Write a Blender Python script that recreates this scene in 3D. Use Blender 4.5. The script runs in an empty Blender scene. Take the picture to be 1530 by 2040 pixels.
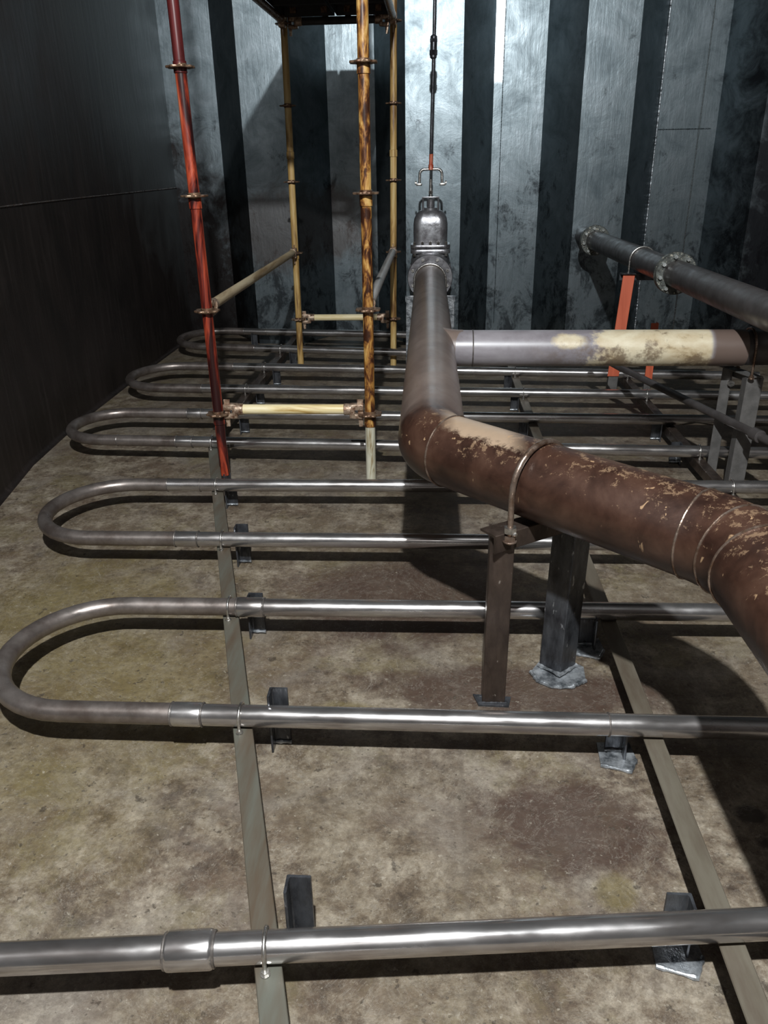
import bpy, bmesh, math, random
from math import sin, cos, pi, radians, sqrt
from mathutils import Vector, Matrix

random.seed(7)
S = bpy.context.scene
COL = S.collection

# ------------------------------------------------------------------ camera
YAW, PITCH, ROLL, FPX = -0.0665128, 0.418939, -0.0188615, 1565.766
cam_data = bpy.data.cameras.new('camera')
cam = bpy.data.objects.new('camera', cam_data)
COL.objects.link(cam)
cam_data.sensor_fit = 'VERTICAL'
cam_data.sensor_height = 36.0
cam_data.sensor_width = 27.0
cam_data.lens = FPX * 36.0 / 2040.0
cam_data.clip_start = 0.02
fwd = Vector((sin(YAW) * cos(PITCH), cos(YAW) * cos(PITCH), -sin(PITCH)))
r0 = Vector((cos(YAW), -sin(YAW), 0.0))
u0 = r0.cross(fwd)
rt = r0 * cos(ROLL) + u0 * sin(ROLL)
up = -r0 * sin(ROLL) + u0 * cos(ROLL)
m = Matrix((rt, up, -fwd)).transposed().to_4x4()
m.translation = Vector((0, 0, 1.5))
cam.matrix_world = m
S.camera = cam

# ------------------------------------------------------------------ view, world, lamps
S.view_settings.view_transform = 'Standard'
S.view_settings.look = 'None'
S.view_settings.gamma = 1.0
S.view_settings.use_curve_mapping = False
S.view_settings.exposure = 0.0

w = bpy.data.worlds.new('tank_air')
S.world = w
w.use_nodes = True
w.node_tree.nodes['Background'].inputs[0].default_value = (0.5, 0.6, 0.7, 1)
w.node_tree.nodes['Background'].inputs[1].default_value = 0.0


def lamp(name, loc, power, color, radius):
    l = bpy.data.lights.new(name, 'POINT')
    l.energy = power
    l.color = color
    l.shadow_soft_size = radius
    o = bpy.data.objects.new(name, l)
    o.location = loc
    COL.objects.link(o)
    return o


lamp('work_light', (0.0, -0.45, 3.8), 1300, (0.94, 0.98, 1.0), 0.05)

# ------------------------------------------------------------------ material helpers


def new_mat(name):
    mt = bpy.data.materials.new(name)
    mt.use_nodes = True
    nt = mt.node_tree
    b = nt.nodes['Principled BSDF']
    return mt, nt, b


class N:
    """small node-building helper"""

    def __init__(self, nt):
        self.nt = nt
        self.tc = nt.nodes.new('ShaderNodeTexCoord')

    def mapping(self, scale=(1, 1, 1), rot=(0, 0, 0), loc=(0, 0, 0)):
        n = self.nt.nodes.new('ShaderNodeMapping')
        n.inputs['Scale'].default_value = scale
        n.inputs['Rotation'].default_value = rot
        n.inputs['Location'].default_value = loc
        self.nt.links.new(self.tc.outputs['Object'], n.inputs['Vector'])
        return n.outputs[0]

    def noise(self, vec, scale, detail=4, rough=0.6, dist=0.0):
        n = self.nt.nodes.new('ShaderNodeTexNoise')
        n.inputs['Scale'].default_value = scale
        n.inputs['Detail'].default_value = detail
        n.inputs['Roughness'].default_value = rough
        n.inputs['Distortion'].default_value = dist
        self.nt.links.new(vec, n.inputs['Vector'])
        return n.outputs[0]

    def voronoi(self, vec, scale):
        n = self.nt.nodes.new('ShaderNodeTexVoronoi')
        n.inputs['Scale'].default_value = scale
        self.nt.links.new(vec, n.inputs['Vector'])
        return n.outputs['Distance']

    def ramp(self, fac, stops):
        n = self.nt.nodes.new('ShaderNodeValToRGB')
        cr = n.color_ramp
        while len(cr.elements) < len(stops):
            cr.elements.new(0.5)
        for e, (p, c) in zip(cr.elements, stops):
            e.position = p
            if isinstance(c, (int, float)):
                c = (c, c, c)
            e.color = (c[0], c[1], c[2], 1)
        self.nt.links.new(fac, n.inputs[0])
        return n.outputs[0]

    def mix(self, fac, a, b, mode='MIX'):
        n = self.nt.nodes.new('ShaderNodeMix')
        n.data_type = 'RGBA'
        n.blend_type = mode
        for sock, v in ((n.inputs[0], fac), (n.inputs[6], a), (n.inputs[7], b)):
            if isinstance(v, (int, float)):
                sock.default_value = v if sock == n.inputs[0] else (v, v, v, 1)
            elif isinstance(v, tuple):
                sock.default_value = (v[0], v[1], v[2], 1)
            else:
                self.nt.links.new(v, sock)
        return n.outputs[2]

    def math(self, op, a, b=0.0, c=0.0):
        n = self.nt.nodes.new('ShaderNodeMath')
        n.operation = op
        for sock, v in zip(n.inputs, (a, b, c)):
            if isinstance(v, (int, float)):
                sock.default_value = v
            else:
                self.nt.links.new(v, sock)
        return n.outputs[0]

    def xyz(self, vec):
        n = self.nt.nodes.new('ShaderNodeSeparateXYZ')
        self.nt.links.new(vec, n.inputs[0])
        return n.outputs

    def spot(self, cx, cy, rx, ry, wob=None, ax=0, ay=1):
        """soft mask (1 inside) of an elliptical patch with ragged rim"""
        o = self.xyz(self.tc.outputs['Object'])
        dx = self.math('DIVIDE', self.math('SUBTRACT', o[ax], cx), rx)
        dy = self.math('DIVIDE', self.math('SUBTRACT', o[ay], cy), ry)
        d = self.math('SQRT', self.math('ADD', self.math('MULTIPLY', dx, dx), self.math('MULTIPLY', dy, dy)))
        if wob is not None:
            d = self.math('ADD', d, self.math('MULTIPLY', self.math('SUBTRACT', wob, 0.5), 1.6))
        n = self.nt.nodes.new('ShaderNodeMapRange')
        n.inputs[1].default_value = 1.15
        n.inputs[2].default_value = 0.7
        self.nt.links.new(d, n.inputs[0])
        return n.outputs[0]

    def bump(self, h, strength, dist, b):
        n = self.nt.nodes.new('ShaderNodeBump')
        n.inputs['Strength'].default_value = strength
        n.inputs['Distance'].default_value = dist
        self.nt.links.new(h, n.inputs['Height'])
        self.nt.links.new(n.outputs[0], b.inputs['Normal'])

    def to(self, out, sock):
        self.nt.links.new(out, sock)


def simple(name, color, rough=0.5, metal=0.0, var=0.25, scale=18, color2=None, bump=0.15, stretch=(1, 1, 1), coat=0.0, spots=None):
    mt, nt, b = new_mat(name)
    n = N(nt)
    v = n.mapping(stretch)
    f = n.noise(v, scale, 5, 0.65)
    c2 = color2 or tuple(c * (1 - var * 1.6) for c in color)
    c = n.ramp(f, [(0.36, c2), (0.62, color)])
    if spots:
        f3 = n.noise(v, scale * 2.7, 3, 0.6, 0.4)
        c = n.mix(n.ramp(f3, [(spots[1], 0), (spots[1] + 0.05, 1)]), c, spots[0])
    n.to(c, b.inputs['Base Color'])
    b.inputs['Metallic'].default_value = metal
    r = n.ramp(n.noise(v, scale * 1.7, 3), [(0.3, max(0.05, rough - 0.1)), (0.7, min(1, rough + 0.12))])
    n.to(r, b.inputs['Roughness'])
    b.inputs['Coat Weight'].default_value = coat
    b.inputs['Coat Roughness'].default_value = 0.15
    if bump:
        n.bump(n.noise(v, scale * 3, 4), bump, 0.004, b)
    return mt


# floor: worn tan coating with brown, grey and yellowish stains
def mat_floor():
    mt, nt, b = new_mat('floor_coating')
    n = N(nt)
    v = n.mapping()
    big = n.noise(v, 1.3, 5, 0.6, 0.4)
    med = n.noise(v, 7.0, 12, 0.82, 0.15)
    med2 = n.noise(n.mapping(loc=(7, 3, 0)), 3.0, 10, 0.75, 0.3)
    fine = n.noise(v, 45, 8, 0.8, 0.1)
    base = n.ramp(med, [(0.38, (0.042, 0.028, 0.019)), (0.46, (0.115, 0.084, 0.057)), (0.52, (0.200, 0.161, 0.116)), (0.62, (0.34, 0.29, 0.222))])
    base = n.mix(n.ramp(med2, [(0.40, 0.75), (0.50, 0)]), base, (0.105, 0.070, 0.047))
    base = n.mix(n.ramp(n.noise(n.mapping(loc=(1, 8, 0)), 2.6, 9, 0.75, 0.2), [(0.53, 0), (0.62, 0.6)]), base, (0.155, 0.125, 0.062))
    base = n.mix(n.ramp(big, [(0.45, 0), (0.6, 0.4)]), base, (0.128, 0.100, 0.060))
    base = n.mix(n.ramp(n.noise(n.mapping(loc=(4, 2, 0)), 2.2, 5, 0.6, 0.8), [(0.5, 0), (0.68, 0.5)]), base, (0.215, 0.190, 0.165))
    wob = n.noise(n.mapping(loc=(1, 5, 0)), 6, 6, 0.7)
    red = n.math('MAXIMUM', n.spot(0.36, 1.48, 0.24, 0.17, med), n.spot(-0.1, 2.55, 0.45, 0.33, wob))
    red = n.math('MAXIMUM', red, n.spot(0.28, 2.02, 0.5, 0.13, wob))
    base = n.mix(n.math('MULTIPLY', red, 0.85), base, (0.055, 0.031, 0.022))
    # damp smudges by the right rail
    sm = None
    for (cx, cy, rx, ry) in [(0.80, 1.53, 0.035, 0.03), (0.81, 1.44, 0.03, 0.018), (0.81, 1.37, 0.03, 0.018), (0.80, 1.28, 0.04, 0.025), (0.82, 1.19, 0.03, 0.02)]:
        s = n.spot(cx, cy, rx, ry, wob)
        sm = s if sm is None else n.math('MAXIMUM', sm, s)
    base = n.mix(n.math('MULTIPLY', sm, 0.85), base, (0.022, 0.015, 0.011))
    # yellow residue near the left hull
    yel = n.math('MULTIPLY', n.spot(-1.35, 1.9, 0.75, 1.0, wob), n.ramp(big, [(0.35, 0.2), (0.6, 1)]))
    base = n.mix(n.math('MULTIPLY', yel, 0.55), base, (0.16, 0.122, 0.04))
    yel2 = n.math('MAXIMUM', n.spot(0.42, 1.29, 0.05, 0.05, wob), n.spot(-0.25, 1.9, 0.12, 0.05, wob))
    base = n.mix(n.math('MULTIPLY', yel2, 0.6), base, (0.13, 0.10, 0.03))
    # pitting
    pit = n.ramp(n.noise(v, 22, 5, 0.65), [(0.33, 1), (0.38, 0)])
    base = n.mix(n.math('MULTIPLY', pit, 0.8), base, (0.040, 0.029, 0.019))
    pit2 = n.ramp(n.noise(n.mapping(loc=(5, 5, 0)), 60, 3, 0.5), [(0.30, 1), (0.34, 0)])
    base = n.mix(n.math('MULTIPLY', pit2, 0.7), base, (0.045, 0.034, 0.024))
    flk = n.ramp(n.noise(n.mapping(loc=(2, 9, 0)), 55, 5, 0.7), [(0.62, 0), (0.66, 1)])
    base = n.mix(n.math('MULTIPLY', flk, 0.5), base, (0.40, 0.36, 0.29))
    # pale scratches
    sc = n.ramp(n.noise(n.mapping((1, 1, 1), (0, 0, 0.6)), 3.5, 8, 0.8, 2.5), [(0.492, 0), (0.5, 1), (0.508, 0)])
    sc2 = n.ramp(n.noise(n.mapping((1, 1, 1), (0, 0, 2.1), (3, 3, 0)), 2.4, 6, 0.7, 3.5), [(0.494, 0), (0.5, 1), (0.506, 0)])
    sc = n.math('MAXIMUM', sc, sc2)
    base = n.mix(n.math('MULTIPLY', sc, 0.4), base, (0.34, 0.31, 0.26))
    o = n.xyz(n.tc.outputs['Object'])
    d = n.math('ABSOLUTE', n.math('SUBTRACT', n.math('ADD', o[0], n.math('MULTIPLY', n.math('SUBTRACT', fine, 0.5), 0.02)), 0.085))
    seam = n.ramp(n.math('MULTIPLY', d, 10), [(0.02, 1), (0.12, 0)])
    base = n.mix(n.math('MULTIPLY', seam, 0.3), base, (0.1, 0.08, 0.06))
    base = n.mix(n.ramp(fine, [(0.3, 0.6), (0.55, 0)]), base, (0.055, 0.042, 0.032))
    n.to(base, b.inputs['Base Color'])
    n.to(n.ramp(med, [(0.3, 0.42), (0.7, 0.68)]), b.inputs['Roughness'])
    b.inputs['Specular IOR Level'].default_value = 0.35
    n.bump(n.math('ADD', n.math('MULTIPLY', fine, 0.5), med), 0.6, 0.008, b)
    return mt


def mat_bulkhead():
    mt, nt, b = new_mat('bulkhead_coating')
    n = N(nt)
    v = n.mapping()
    st = n.mapping((7, 7, 0.9))
    mot = n.noise(v, 4.0, 7, 0.7, 0.5)
    strk = n.noise(st, 3.0, 6, 0.65, 0.3)
    c = n.ramp(mot, [(0.3, (0.11, 0.135, 0.148)), (0.5, (0.19, 0.225, 0.242)), (0.72, (0.28, 0.32, 0.345))])
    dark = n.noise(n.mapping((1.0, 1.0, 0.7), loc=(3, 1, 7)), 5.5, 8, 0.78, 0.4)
    # dark blotches, denser low on the bulkhead
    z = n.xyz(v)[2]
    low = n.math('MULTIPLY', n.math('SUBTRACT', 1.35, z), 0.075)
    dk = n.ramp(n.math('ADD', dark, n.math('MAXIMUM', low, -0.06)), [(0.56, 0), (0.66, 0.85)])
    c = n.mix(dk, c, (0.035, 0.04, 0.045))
    c = n.mix(n.ramp(strk, [(0.35, 0.22), (0.5, 0)]), c, (0.12, 0.15, 0.165))
    warm = n.math('MULTIPLY', n.spot(-1.2, 1.0, 0.7, 0.35, mot, 0, 2), 0.5)
    c = n.mix(warm, c, (0.12, 0.085, 0.07))
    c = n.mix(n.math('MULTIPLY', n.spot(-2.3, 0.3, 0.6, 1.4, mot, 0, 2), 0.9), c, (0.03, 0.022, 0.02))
    c = n.mix(n.math('MULTIPLY', n.spot(3.1, 1.3, 0.62, 4.0, mot, 0, 2), 0.85), c, (0.022, 0.020, 0.024))  # fading light at the far right end painted in as a dark patch
    xx = n.xyz(v)
    strip = n.math('MULTIPLY', n.ramp(xx[0], [(0.485, 0), (0.49, 1), (0.562, 1), (0.566, 0)]), n.ramp(n.math('MULTIPLY', z, 0.25), [(0.52, 0), (0.53, 1)]))
    c = n.mix(strip, c, (0.55, 0.58, 0.60))
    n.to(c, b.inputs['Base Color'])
    b.inputs['Metallic'].default_value = 0.95
    rgh = n.ramp(mot, [(0.3, 0.43), (0.7, 0.34)])
    n.to(n.mix(n.math('MULTIPLY', strip, 0.6), rgh, 0.18), b.inputs['Roughness'])
    n.bump(n.math('ADD', n.math('MULTIPLY', strk, 0.5), n.math('MULTIPLY', mot, 0.7)), 0.25, 0.012, b)
    return mt


def mat_hull():
    mt, nt, b = new_mat('hull_residue')
    n = N(nt)
    v = n.mapping((1, 1, 0.6))
    a = n.noise(v, 2.5, 7, 0.7, 0.5)
    st = n.noise(n.mapping((9, 9, 0.8)), 3, 5, 0.6)
    c = n.ramp(a, [(0.35, (0.008, 0.006, 0.005)), (0.7, (0.020, 0.014, 0.012))])
    c = n.mix(n.ramp(st, [(0.5, 0), (0.75, 0.4)]), c, (0.045, 0.036, 0.032))
    # glow off the bulkhead painted in as paler grey, high up near the corner
    o = n.xyz(n.tc.outputs['Object'])
    glow = n.math('ADD', n.math('MULTIPLY', n.math('SUBTRACT', o[1], 6.1), 0.35), n.math('MULTIPLY', n.math('SUBTRACT', o[2], 1.3), 0.35))
    glow = n.math('ADD', glow, n.math('MULTIPLY', n.math('SUBTRACT', a, 0.5), 0.9))
    c = n.mix(n.ramp(glow, [(0.05, 0), (0.7, 0.8)]), c, (0.10, 0.12, 0.125))
    n.to(c, b.inputs['Base Color'])
    n.to(n.ramp(a, [(0.3, 0.42), (0.7, 0.58)]), b.inputs['Roughness'])
    b.inputs['Specular IOR Level'].default_value = 0.35
    n.bump(n.math('ADD', a, st), 0.3, 0.01, b)
    return mt


def mat_header():
    """main pipe: dark red-brown paint, cream scuffs on its upper side near the camera"""
    mt, nt, b = new_mat('header_paint')
    n = N(nt)
    v = n.mapping()
    o = n.xyz(v)
    med = n.noise(v, 7, 6, 0.65, 0.3)
    c = n.ramp(med, [(0.35, (0.018, 0.008, 0.0055)), (0.52, (0.042, 0.019, 0.012)), (0.7, (0.070, 0.035, 0.022))])
    grey = n.noise(n.mapping((1, 0.6, 1)), 5, 5, 0.6)
    gc = n.ramp(grey, [(0.35, (0.115, 0.082, 0.068)), (0.7, (0.205, 0.155, 0.130))])
    # older grey-brown coat from the elbow to the valve
    c = n.mix(n.ramp(n.math('ADD', n.math('MULTIPLY', n.math('SUBTRACT', o[1], 2.40), 2.0), n.math('MULTIPLY', med, 0.3)), [(0.1, 0), (0.35, 1)]), c, gc)
    nrm = nt.nodes.new('ShaderNodeNewGeometry')
    nz = n.xyz(nrm.outputs['Normal'])[2]
    near = n.ramp(n.math('MULTIPLY', o[1], 0.25), [(0.58, 1), (0.60, 0)])
    wear = n.noise(n.mapping((1, 1, 1), loc=(2, 2, 2)), 30, 8, 0.8, 0.3)
    lft = n.math('MULTIPLY', n.ramp(o[0], [(0.02, 0), (0.07, 1), (0.20, 1), (0.26, 0)]), 1.0)
    wsum = n.math('ADD', n.math('MULTIPLY', nz, 0.16), wear)
    wsum = n.math('ADD', wsum, n.math('MULTIPLY', lft, 0.05))
    wsum = n.math('ADD', wsum, n.ramp(n.math('ADD', n.math('MULTIPLY', o[1], 0.5), n.math('MULTIPLY', med, 0.1)), [(0.84, 0.022), (0.92, 0)]))
    wm = n.math('MULTIPLY', n.ramp(wsum, [(0.70, 0), (0.73, 1)]), near)
    c = n.mix(n.math('MULTIPLY', wm, 0.8), c, (0.19, 0.12, 0.072))
    # broad bare strip after the elbow
    strip = n.math('MULTIPLY', n.ramp(n.math('ADD', nz, n.math('MULTIPLY', n.math('SUBTRACT', wear, 0.5), 0.5)), [(0.80, 0), (0.88, 1)]), n.math('MULTIPLY', lft, near))
    c = n.mix(n.math('MULTIPLY', strip, 0.9), c, (0.33, 0.24, 0.165))
    fl = n.noise(n.mapping((1, 1, 0.5), loc=(9, 3, 1)), 38, 3, 0.5, 0.6)
    c = n.mix(n.math('MULTIPLY', n.ramp(fl, [(0.69, 0), (0.72, 0.8)]), near), c, (0.36, 0.23, 0.13))
    pits = n.math('MAXIMUM', n.spot(0.152, 1.883, 0.012, 0.016, med), n.spot(0.213, 1.851, 0.012, 0.008, med))
    c = n.mix(n.math('MULTIPLY', pits, 0.9), c, (0.01, 0.004, 0.003))
    c = n.mix(n.spot(0.470, 1.639, 0.009, 0.005), c, (0.6, 0.47, 0.16))
    n.to(c, b.inputs['Base Color'])
    n.to(n.ramp(med, [(0.3, 0.27), (0.7, 0.40)]), b.inputs['Roughness'])
    b.inputs['Specular IOR Level'].default_value = 0.8
    n.bump(n.math('ADD', med, n.math('MULTIPLY', wear, 0.6)), 0.2, 0.003, b)
    return mt


def mat_branch():
    mt, nt, b = new_mat('branch_coating')
    n = N(nt)
    v = n.mapping()
    o = n.xyz(v)
    med = n.noise(n.mapping((0.6, 1, 1)), 8, 6, 0.65, 0.3)
    c = n.ramp(med, [(0.35, (0.17, 0.15, 0.16)), (0.65, (0.28, 0.26, 0.275))])
    wob = n.noise(v, 9, 5, 0.7)
    x = n.math('ADD', o[0], n.math('MULTIPLY', n.math('SUBTRACT', wob, 0.5), 0.5))
    inn = n.math('MULTIPLY', n.ramp(n.math('MULTIPLY', x, 0.5), [(0.36, 0), (0.39, 1), (0.9, 1)]), n.ramp(n.math('MULTIPLY', o[0], 0.5), [(0.628, 1), (0.634, 0)]))
    patch2 = n.spot(0.62, 0.735, 0.07, 0.03, wob, 0, 2)
    cream = n.ramp(med, [(0.33, (0.30, 0.22, 0.12)), (0.42, (0.50, 0.41, 0.27)), (0.6, (0.62, 0.55, 0.40))])
    c = n.mix(n.math('MAXIMUM', inn, patch2), c, cream)
    rust = n.math('MULTIPLY', n.ramp(n.math('ADD', wob, n.math('MULTIPLY', n.math('SUBTRACT', o[2], 0.69), 1.1)), [(0.40, 0.8), (0.50, 0)]), n.ramp(n.math('MULTIPLY', o[0], 0.5), [(0.2, 0), (0.4, 1)]))
    c = n.mix(rust, c, (0.13, 0.085, 0.05))
    end = n.ramp(n.math('MULTIPLY', o[0], 0.5), [(0.632, 0), (0.64, 1)])
    c = n.mix(end, c, (0.12, 0.085, 0.07))
    n.to(c, b.inputs['Base Color'])
    n.to(n.ramp(med, [(0.3, 0.3), (0.7, 0.42)]), b.inputs['Roughness'])
    b.inputs['Specular IOR Level'].default_value = 0.6
    n.bump(med, 0.15, 0.003, b)
    return mt


def mat_streaky(name, stops, scale=1.0, rough=0.35, loc=(0, 0, 0), axis=2, metal=0.0):
    """paint running in streaks along one axis"""
    mt, nt, b = new_mat(name)
    n = N(nt)
    sc = [30, 30, 30]
    sc[axis] = 3.2 if 'amber' not in name else 9.0
    v = n.mapping(tuple(s * scale for s in sc), loc=loc)
    f = n.noise(v, 1.0, 5, 0.62, 0.7)
    n.to(n.ramp(f, stops), b.inputs['Base Color'])
    n.to(n.ramp(f, [(0.3, rough), (0.7, rough + 0.15)]), b.inputs['Roughness'])
    b.inputs['Metallic'].default_value = metal
    b.inputs['Specular IOR Level'].default_value = 0.6
    n.bump(f, 0.2, 0.003, b)
    return mt


M = {}
M['floor'] = mat_floor()
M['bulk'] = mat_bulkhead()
M['hull'] = mat_hull()
M['ceil'] = simple('ceiling_dark', (0.05, 0.05, 0.05), 0.6)
M['header'] = mat_header()
M['branch'] = mat_branch()
M['coil'] = simple('coil_steel', (0.56, 0.54, 0.53), 0.21, 0.92, 0.3, 9, (0.36, 0.33, 0.315), 0.06, (0.4, 1, 1))
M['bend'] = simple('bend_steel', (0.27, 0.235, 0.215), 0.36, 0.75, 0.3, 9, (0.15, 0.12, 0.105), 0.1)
M['weld'] = simple('weld_bead', (0.30, 0.27, 0.25), 0.35, 0.8, 0.3, 40)
M['rail'] = simple('rail_paint', (0.105, 0.105, 0.085), 0.42, 0.15, 0.25, 5, (0.085, 0.062, 0.042), 0.1, (3, 0.35, 1))
M['raild'] = simple('rail_paint_brown', (0.115, 0.10, 0.075), 0.5, 0.1, 0.25, 5, (0.07, 0.052, 0.036), 0.1, (3, 0.5, 1))
M['post'] = simple('post_steel', (0.10, 0.105, 0.115), 0.3, 0.6, 0.4, 20, (0.03, 0.03, 0.034), 0.3, (1, 1, 0.4), spots=((0.36, 0.37, 0.38), 0.66))
M['postb'] = simple('post_brown_steel', (0.075, 0.054, 0.043), 0.35, 0.5, 0.3, 16, (0.035, 0.025, 0.02), 0.3, (1, 1, 0.4), spots=((0.28, 0.24, 0.21), 0.68))
M['postg'] = simple('post_grey_steel', (0.15, 0.142, 0.135), 0.5, 0.35, 0.3, 16, (0.10, 0.095, 0.09), 0.2)
M['bright'] = simple('bright_steel', (0.72, 0.69, 0.65), 0.28, 0.95, 0.3, 40)
M['pad'] = simple('pad_steel', (0.48, 0.50, 0.52), 0.36, 0.7, 0.5, 30, (0.10, 0.11, 0.12), 0.5)
M['ubolt'] = simple('ubolt_rust', (0.34, 0.26, 0.21), 0.28, 0.8, 0.5, 25, (0.14, 0.08, 0.05), 0.3)
M['dpipe'] = simple('dark_pipe', (0.085, 0.076, 0.074), 0.38, 0.3, 0.2, 10, (0.055, 0.048, 0.046), 0.1)
M['flange'] = simple('flange_flaked', (0.16, 0.17, 0.155), 0.45, 0.4, 0.5, 28, (0.05, 0.05, 0.045), 0.5, spots=((0.5, 0.47, 0.38), 0.6))
M['bolt'] = simple('bolt_pale', (0.6, 0.62, 0.6), 0.35, 0.7, 0.3, 60)
M['valve'] = simple('valve_casting', (0.33, 0.33, 0.345), 0.33, 0.75, 0.3, 14, (0.19, 0.18, 0.19), 0.25)
M['redpost'] = mat_streaky('red_primer', [(0.3, (0.42, 0.075, 0.03)), (0.7, (0.60, 0.125, 0.055))], 0.7, 0.45)
M['red'] = mat_streaky('red_tube', [(0.44, (0.022, 0.005, 0.005)), (0.49, (0.13, 0.016, 0.009)), (0.56, (0.40, 0.06, 0.024)), (0.66, (0.56, 0.18, 0.09))], 0.55, 0.28, (3, 3, 1))
M['reddark'] = mat_streaky('dark_red_tube', [(0.36, (0.03, 0.008, 0.008)), (0.6, (0.12, 0.014, 0.014)), (0.75, (0.35, 0.06, 0.03))], 0.5, 0.22, (1, 7, 1))
M['amber'] = mat_streaky('amber_tube', [(0.43, (0.035, 0.012, 0.006)), (0.49, (0.12, 0.042, 0.012)), (0.56, (0.34, 0.16, 0.036)), (0.66, (0.55, 0.34, 0.11))], 1.0, 0.28, (0, 2, 5))
M['ochre'] = mat_streaky('ochre_tube', [(0.36, (0.16, 0.08, 0.025)), (0.5, (0.48, 0.30, 0.10)), (0.7, (0.68, 0.52, 0.24))], 0.7, 0.4, (5, 0, 0))
M['pale'] = mat_streaky('pale_tube', [(0.34, (0.22, 0.15, 0.06)), (0.46, (0.48, 0.45, 0.34)), (0.7, (0.62, 0.60, 0.50))], 0.9, 0.4, (2, 2, 2))
M['cream'] = mat_streaky('cream_ledger', [(0.33, (0.40, 0.25, 0.07)), (0.45, (0.72, 0.58, 0.30)), (0.7, (0.85, 0.78, 0.58))], 0.7, 0.32, (0, 0, 0), 0)
M['beige'] = mat_streaky('beige_ledger', [(0.35, (0.20, 0.13, 0.06)), (0.5, (0.40, 0.31, 0.19)), (0.7, (0.5, 0.42, 0.28))], 0.5, 0.4, (0, 1, 0), 1)
M['greyledger'] = mat_streaky('grey_ledger', [(0.35, (0.2, 0.19, 0.18)), (0.7, (0.42, 0.40, 0.38))], 0.5, 0.4, (0, 1, 0), 1)
M['headst'] = simple('ledger_head_casting', (0.50, 0.38, 0.28), 0.35, 0.5, 0.5, 45, (0.16, 0.075, 0.04), 0.6)
M['rosette'] = simple('rosette_steel', (0.30, 0.20, 0.13), 0.3, 0.6, 0.5, 40, (0.10, 0.045, 0.025), 0.4)
M['deck'] = simple('deck_steel', (0.05, 0.048, 0.05), 0.6, 0.3, 0.3, 6)

# ------------------------------------------------------------------ geometry helpers


def link(name, bm, mat, parent=None, smooth=True):
    me = bpy.data.meshes.new(name)
    bmesh.ops.recalc_face_normals(bm, faces=bm.faces)
    bm.to_mesh(me)
    bm.free()
    if smooth:
        for p in me.polygons:
            p.use_smooth = True
        try:
            me.set_sharp_from_angle(angle=radians(38))
        except Exception:
            pass
    me.materials.append(mat)
    o = bpy.data.objects.new(name, me)
    COL.objects.link(o)
    if parent is not None:
        o.parent = parent
        o.matrix_parent_inverse = Matrix.Identity(4)
        o.location = -parent.location if parent.parent is None else (0, 0, 0)
    return o


def root(name, loc, label, cat, group=None):
    o = bpy.data.objects.new(name, None)
    o.empty_display_size = 0.1
    o.location = loc
    COL.objects.link(o)
    o['label'] = label
    o['category'] = cat
    if group:
        o['group'] = group
    return o


def frames(path):
    """tangents and parallel-transported normals for a polyline"""
    P = [Vector(p) for p in path]
    T = []
    for i in range(len(P)):
        a = P[max(i - 1, 0)]
        c = P[min(i + 1, len(P) - 1)]
        T.append((c - a).normalized())
    ref = Vector((0, 0, 1)) if abs(T[0].z) < 0.9 else Vector((0, 1, 0))
    u = (ref - T[0] * ref.dot(T[0])).normalized()
    out = []
    for p, t in zip(P, T):
        u = (u - t * u.dot(t)).normalized()
        out.append((p, t, u, t.cross(u)))
    return out


def tube(bm, path, r, seg=20, closed_ends=True, loop=False):
    """r: a number or one radius per path point"""
    fr = frames(path)
    if loop:
        P = [Vector(p) for p in path]
        fr = []
        nrm = (P[1] - P[0]).cross(P[2] - P[1]).normalized()
        for i, p in enumerate(P):
            t = (P[(i + 1) % len(P)] - P[i - 1]).normalized()
            fr.append((p, t, nrm, t.cross(nrm)))
    rings = []
    for i, (p, t, u, v) in enumerate(fr):
        rr = r[i] if isinstance(r, (list, tuple)) else r
        rings.append([bm.verts.new(p + (u * cos(2 * pi * k / seg) + v * sin(2 * pi * k / seg)) * rr) for k in range(seg)])
    n = len(rings)
    for i in range(n if loop else n - 1):
        a, b = rings[i], rings[(i + 1) % n]
        for k in range(seg):
            bm.faces.new((a[k], a[(k + 1) % seg], b[(k + 1) % seg], b[k]))
    if closed_ends and not loop:
        bm.faces.new(rings[0][::-1])
        bm.faces.new(rings[-1])
    return bm


def fillet(pts, rad, n=12):
    """polyline with rounded corners"""
    P = [Vector(p) for p in pts]
    out = [P[0]]
    for i in range(1, len(P) - 1):
        a = (P[i - 1] - P[i]).normalized()
        c = (P[i + 1] - P[i]).normalized()
        rr = rad[i - 1] if isinstance(rad, (list, tuple)) else rad
        ang = a.angle(c)
        d = rr / math.tan(ang / 2)
        s = P[i] + a * d
        e = P[i] + c * d
        cen = P[i] + (a + c).normalized() * (rr / sin(ang / 2))
        v0 = s - cen
        v1 = e - cen
        tot = v0.angle(v1)
        for k in range(n + 1):
            q = k / n
            out.append(cen + (v0 * sin((1 - q) * tot) + v1 * sin(q * tot)) / sin(tot))
    out.append(P[-1])
    return out


def box(bm, c, s, rot=None, bev=0.0):
    mtx = Matrix.Translation(Vector(c))
    if rot is not None:
        mtx = mtx @ rot
    r = bmesh.ops.create_cube(bm, size=1.0, matrix=mtx @ Matrix.Diagonal((s[0], s[1], s[2], 1)))
    if bev > 0:
        es = list({e for v in r['verts'] for e in v.link_edges})
        bmesh.ops.bevel(bm, geom=es, offset=bev, segments=2, affect='EDGES', profile=0.5)
    return bm


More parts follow.
